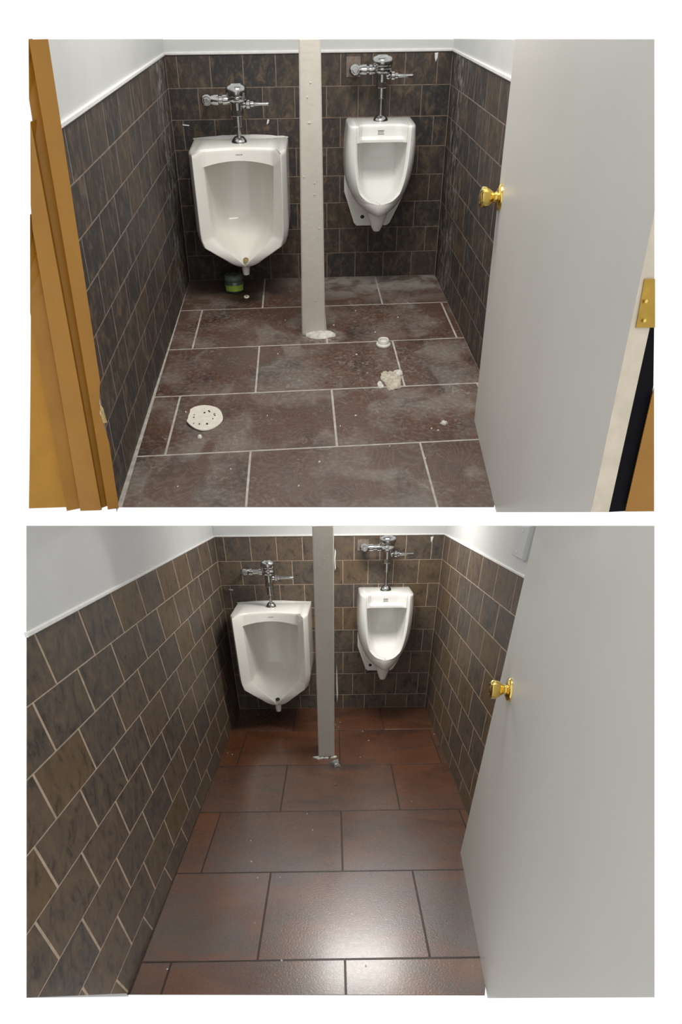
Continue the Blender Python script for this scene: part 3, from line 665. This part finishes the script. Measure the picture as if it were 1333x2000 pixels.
# ------------------------------------------------------------------ ochre door frame and wall at the left of the upper room
DF = 2.20
fr = thing('trim_2', RA, (0.0, DF, 0), 'ochre painted door frame with splintered edge at the left', 'door frame'); fr['kind'] = 'structure'
def fx(b, t, u): return b + (t - b) * u / .9915
EDGE = [(0.0066, .0876), (-.0252, .0521), (-.044, .0265), (-.1065, -.004), (-.1473, -.0467)]
def cut(u): return -.2659 + (.0482 + .2659) * u / .9917            # the frame is seen only as far as this
def strip(name, e0, e1, dd0, dd1, mat, parent, notch=False, levels=24, cs=0.0):
    V, F, rows = [], [], []
    for i in range(levels + 1):
        u = .9915 * i / levels; a = fx(*e0, u); b = fx(*e1, u); c = cut(u) + cs
        if notch and .235 < u < .345: a -= .011 * math.sin((u - .235) / .11 * math.pi) + random.uniform(0, .004)
        if a <= c + .0005:
            if rows:
                lo, hi_ = rows[-1][2], u
                for _ in range(30):
                    md = (lo + hi_) / 2
                    if fx(*e0, md) > cut(md) + cs + .0004: lo = md
                    else: hi_ = md
                rows.append((fx(*e0, lo), cut(lo) + cs, lo))
            break
        b = max(b, c); rows.append((a, b, u))
    for a, b, u in rows: V += [(a, dd0, u), (b, dd1, u), (b + (.02 if b <= cut(u) + .008 else 0), dd1 - .04, u - (.03 if u > .98 else 0)), (a - (.03 if notch else 0), dd0 - .04, u - (.03 if u > .98 else 0))]
    for k in range(len(rows) - 1):
        for i in range(4): j = (i + 1) % 4; F.append([k * 4 + i, k * 4 + j, k * 4 + 4 + j, k * 4 + 4 + i])
    m = len(rows) - 1
    F += [[3, 2, 1, 0], [m * 4 + i for i in range(4)]]
    P = [RA.p(*v) for v in V]; vol = 0
    for f in F:
        for i in range(1, len(f) - 1): vol += P[f[0]].dot(P[f[i]].cross(P[f[i + 1]]))
    if vol < 0: F = [f[::-1] for f in F]
    return mesh_obj(name, RA, V, F, mat, parent)
jm = strip('jamb', EDGE[0], EDGE[1], DF - .004, DF + .002, MAT['yellow'], fr, True)
strip('rebate', EDGE[1], EDGE[2], DF - .022, DF - .010, MAT['yellow'], fr)
strip('casing', EDGE[2], EDGE[3], DF + .004, DF + .004, MAT['yellow'], fr, cs=.006)
strip('casing_bead', EDGE[3], EDGE[4], DF - .012, DF + .002, MAT['yellow'], fr, cs=.004)
rock('splinter', RA, .0225, DF - .006, .262, .006, .004, .05, MAT['wood'], jm, seg=7, rings=4, jag=.4)
wl = strip('wall_front', EDGE[4], (-.5, -.5), DF - .020, DF - .020, MAT['yellow2'], None)
tag(wl, 'rough ochre painted wall left of the door frame', 'wall', kind='structure')

# ------------------------------------------------------------------ loose things in the dusty room
j = thing('jar', RA, (.243, .185, 0), 'green deodoriser jar with lime label under the wide urinal', 'jar')
lathe('glass', RA, (.243, .185, 0), U1, X1, D1, [(.041, .0), (.047, .004), (.0495, .02), (.049, .040), (.043, .049), (.041, .052)], MAT['jar'], j, seg=32, ang=50)
ld = lathe('lid', RA, (.243, .185, .052), U1, X1, D1, [(.046, 0), (.047, .003), (.0465, .014), (.043, .020), (.032, .023), (.010, .024)], MAT['jarlid'], j, seg=32, ang=50)
for i in range(12):
    a = i * math.pi / 6; c, s = math.cos(a), math.sin(a); r0, r1, w = .015, .037, .003
    pts = [(r0, -w), (r1, -w), (r1, w), (r0, w)]
    V = [(.243 + r * c - q * s, .185 + r * s + q * c, .0525 + (.0235 if r == r0 else .0215) + z) for z in (0.0, .0014) for r, q in pts]
    mesh_obj('vent_slot', RA, V, [[4, 5, 6, 7], [0, 1, 5, 4], [1, 2, 6, 5], [2, 3, 7, 6], [3, 0, 4, 7]], MAT['jar'], ld)
V = []; F = []
for i in range(9):
    a = math.pi * (.5 + .30 - .62 * i / 8 - .03)
    for z in (.012, .036):
        for r in (.0500, .0508): V.append((.243 + r * math.cos(a), .185 + r * math.sin(a), z))
for i in range(8):
    k = i * 4
    F += [[k + 1, k + 3, k + 7, k + 5], [k, k + 4, k + 6, k + 2], [k + 2, k + 6, k + 7, k + 3], [k, k + 1, k + 5, k + 4]]
F += [[0, 2, 3, 1], [32, 33, 35, 34]]
mesh_obj('label', RA, V, F, MAT['label'], j)

dr = thing('floor_bolt', RA, (.307, .28, 0), 'small pale ringed bolt cap in a wet stain on the floor', 'bolt cap')
lathe('ring', RA, (.307, .28, 0), U1, X1, sc(D1, 1.5), [(.014, 0), (.013, .003), (.008, .004), (.006, .0025)], MAT['plastic'], dr, seg=20)
lathe('stud', RA, (.307, .28, .002), U1, X1, sc(D1, 1.5), [(.005, 0), (.0045, .004), (.003, .0045)], MAT['rust'], dr, seg=12)

cp = thing('pipe_cap', RA, (.9215, .955, 0), 'white plastic flanged ring lying on the floor right of the post', 'ring')
lathe('flange', RA, (.9215, .955, 0), U1, X1, sc(D1, 1.25), [(.030, 0), (.0315, .004), (.030, .008), (.026, .011)], MAT['plastic'], cp, seg=32, ang=50)
lathe('collar', RA, (.9215, .955, 0), U1, X1, sc(D1, 1.25), [(.025, .008), (.0235, .022), (.022, .0235), (.0185, .022), (.017, .012), (.008, .010)], MAT['plastic'], cp, seg=32, ang=50)

sd = thing('sanding_disc', RA, (.215, 1.607, 0), 'round white sanding disc with holes lying on the floor', 'sanding disc')
V, F = [], []; seg = 36
def disc_r(a): return 1 + .05 * math.sin(a * 2 + .6) - (.10 if 2.9 < a < 3.6 else 0) + .02 * math.sin(a * 5)
for z in (.0, .003):
    V.append((.215, 1.607, z + .002))
    for i in range(seg):
        a = 2 * math.pi * i / seg; r = disc_r(a); V.append((.215 + .0635 * r * math.cos(a), 1.607 + .103 * r * math.sin(a), z + (.006 * max(0, -math.cos(a)) + .002 * math.sin(a * 3) ** 2) * (1 if z else .7)))
for i in range(seg):
    k = (i + 1) % seg; F += [[0, 1 + k, 1 + i], [seg + 1, seg + 2 + i, seg + 2 + k], [1 + i, 1 + k, seg + 2 + k, seg + 2 + i]]
mesh_obj('paper', RA, V, F, MAT['disc'], sd)
H0 = [(-.62, -.15, 1), (-.60, .06, 1), (-.62, .36, 1.4), (-.52, .42, 1), (-.06, -.35, 1.4), (.16, -.50, 1), (.22, -.42, 1), (.50, -.25, 1.6), (.56, -.12, 1), (.48, .14, 1), (.20, .52, 1.4), (-.22, .54, 1), (-.55, .52, 1)]
for hx, hd, k in H0:
    x, d = .215 + hx * .0635, 1.607 + hd * .103
    lathe('hole', RA, (x, d, .0040 + .0055 * max(0, -hx)), U1, X1, sc(D1, 1.5), [(.0030 * k, 0), (.0030 * k, .0009)], MAT['black'], sd, seg=10)
rock('foil_scrap', RA, .209, 1.752, 0, .011, .014, .010, MAT['plastic'], seg=6, rings=2, jag=.5, label='crumpled white scrap beside the sanding disc', cat='scrap')
rock('plaster_crumb', RA, 1.069, 1.705, 0, .011, .016, .009, MAT['dustpile'], seg=10, rings=3, jag=.35, label='white plaster crumb on the tile by the door', cat='plaster crumb')
ps = thing('plaster_spill', RA, (.925, 1.33, 0), 'spilled beige plaster smeared across a grout line', 'plaster')
rock('heap', RA, .928, 1.33, 0, .034, .075, .009, MAT['plaster'], ps, seg=26, rings=6, jag=.5)
rock('heap', RA, .90, 1.29, 0, .020, .05, .005, MAT['plaster'], ps, seg=18, rings=4, jag=.5)
rock('heap', RA, .955, 1.25, 0, .018, .035, .005, MAT['dustpile'], ps, seg=16, rings=4, jag=.5)
rock('heap', RA, .872, 1.365, 0, .012, .03, .003, MAT['dustpile'], ps, seg=14, rings=3, jag=.5)
CR = [(.62, 1.95), (.76, 1.62), (1.02, 1.74), (1.04, 1.755), (.55, 2.10), (.86, 1.86), (.50, .62), (.47, 1.02), (.80, 1.05), (.72, .70), (.83, .52), (1.02, .62), (.14, 1.55), (.33, 1.98), (.70, 1.70), (.17, 2.08), (.90, .80), (.44, 1.60), (.97, 1.95)]
for i, (x, d) in enumerate(CR):
    rock('plaster_crumb', RA, x, d, 0, random.uniform(.002, .0045), random.uniform(.003, .006), .003, MAT['dustpile'], seg=7, rings=2, jag=.4, label='tiny white plaster crumb scattered on the dusty floor', cat='plaster crumb', group='tiny crumbs on the dusty floor')

# ------------------------------------------------------------------ small things in the clean room
mb = thing('plastic_scrap', RB, (.658, .872, 0), 'crumpled clear plastic scrap in front of the clean post', 'scrap')
rock('film', RB, .658, .872, 0, .024, .03, .022, MAT['clear'], mb, seg=10, rings=3, jag=.55)
rock('fold', RB, .668, .86, .006, .012, .014, .022, MAT['clear'], mb, seg=7, rings=3, jag=.5)
lathe('rubber_ring', RB, (.652, 1.094, 0), U1, X1, sc(D1, 1.4), [(.0085, 0), (.0085, .003), (.006, .004), (.005, .002)], MAT['grey'], None, seg=16)
tag(bpy.data.objects['rubber_ring'], 'small dull ring lying on the clean red tile', 'ring')
CRB = [(.47, 2.30), (.34, 1.86), (.43, 1.86), (.10, 2.33), (.28, 1.60), (.52, 1.38), (.03, .70), (.06, .72), (1.03, 1.28), (.60, .45), (.66, .30), (.68, .34), (.69, .26), (.83, .41), (.86, .55), (.80, .78), (.55, 1.52), (.30, 1.75), (.75, 2.33), (1.10, 2.34), (.36, 2.12), (1.27, .47)]
for x, d in CRB:
    rock('grit_speck', RB, x, d, 0, random.uniform(.002, .004), random.uniform(.0025, .005), .003, MAT['dustpile'], seg=7, rings=2, jag=.4, label='tiny pale speck of grit on the clean red floor', cat='grit', group='specks of grit on the clean floor')
pw = thing('cover_plate', RB, (1.28, 1.60, 1.13), 'white painted cover plate screwed to the right wall', 'cover plate')
slab('plate', RB, 'right', [(1.512, 1.135), (1.652, 1.132), (1.688, 1.2495), (1.543, 1.2395)], .012, -.003, MAT['paint'], pw, bevel=.004)
for d, u in ((1.615, 1.228), (1.578, 1.152)):
    lathe('screw', RB, (1.28 - .011, d, u), (-1, 0, 0), D1, U1, [(.006, 0), (.006, .002), (.003, .004)], MAT['trim'], pw, seg=12)

# ------------------------------------------------------------------ plaster and paint left on the back walls
def wall_mark(room, name, pts, label, mat='trim', th=.003):
    o = slab(name, room, 'back', pts, th, -.0004, MAT[mat], None, bevel=.0012); tag(o, label, 'paint mark'); return o
wall_mark(RA, 'plaster_drip', [(1.198, .828), (1.214, .829), (1.211, .812), (1.205, .800), (1.200, .812)], 'white plaster drip at top right of the dusty back wall')
wall_mark(RA, 'plaster_chip', [(.436, .606), (.444, .610), (.449, .622), (.441, .624), (.437, .614)], 'white plaster chip on tiles above the wide urinal, dusty room')
wall_mark(RA, 'paint_tick', [(.046, .612), (.078, .609), (.078, .605), (.050, .607)], 'thin pale tick on the tile by the left corner, dusty room')
wall_mark(RB, 'plaster_drip', [(1.203, 1.066), (1.219, 1.066), (1.214, 1.046), (1.209, 1.032), (1.205, 1.046)], 'white plaster drip at top right of the clean back wall')
wall_mark(RB, 'paint_smear', [(.667, .875), (.673, .89), (.671, .94), (.675, .985), (.669, 1.005), (.665, .95)], 'ragged white paint smear on tiles right of the clean post')
wall_mark(RB, 'paint_smear', [(.672, .03), (.680, .10), (.676, .22), (.672, .30), (.668, .16)], 'long faint paint smear low on tiles behind the clean post')
wall_mark(RB, 'paint_tick', [(.040, .772), (.066, .770), (.066, .762), (.044, .766)], 'thin pale tick on the tile by the left corner, clean room')
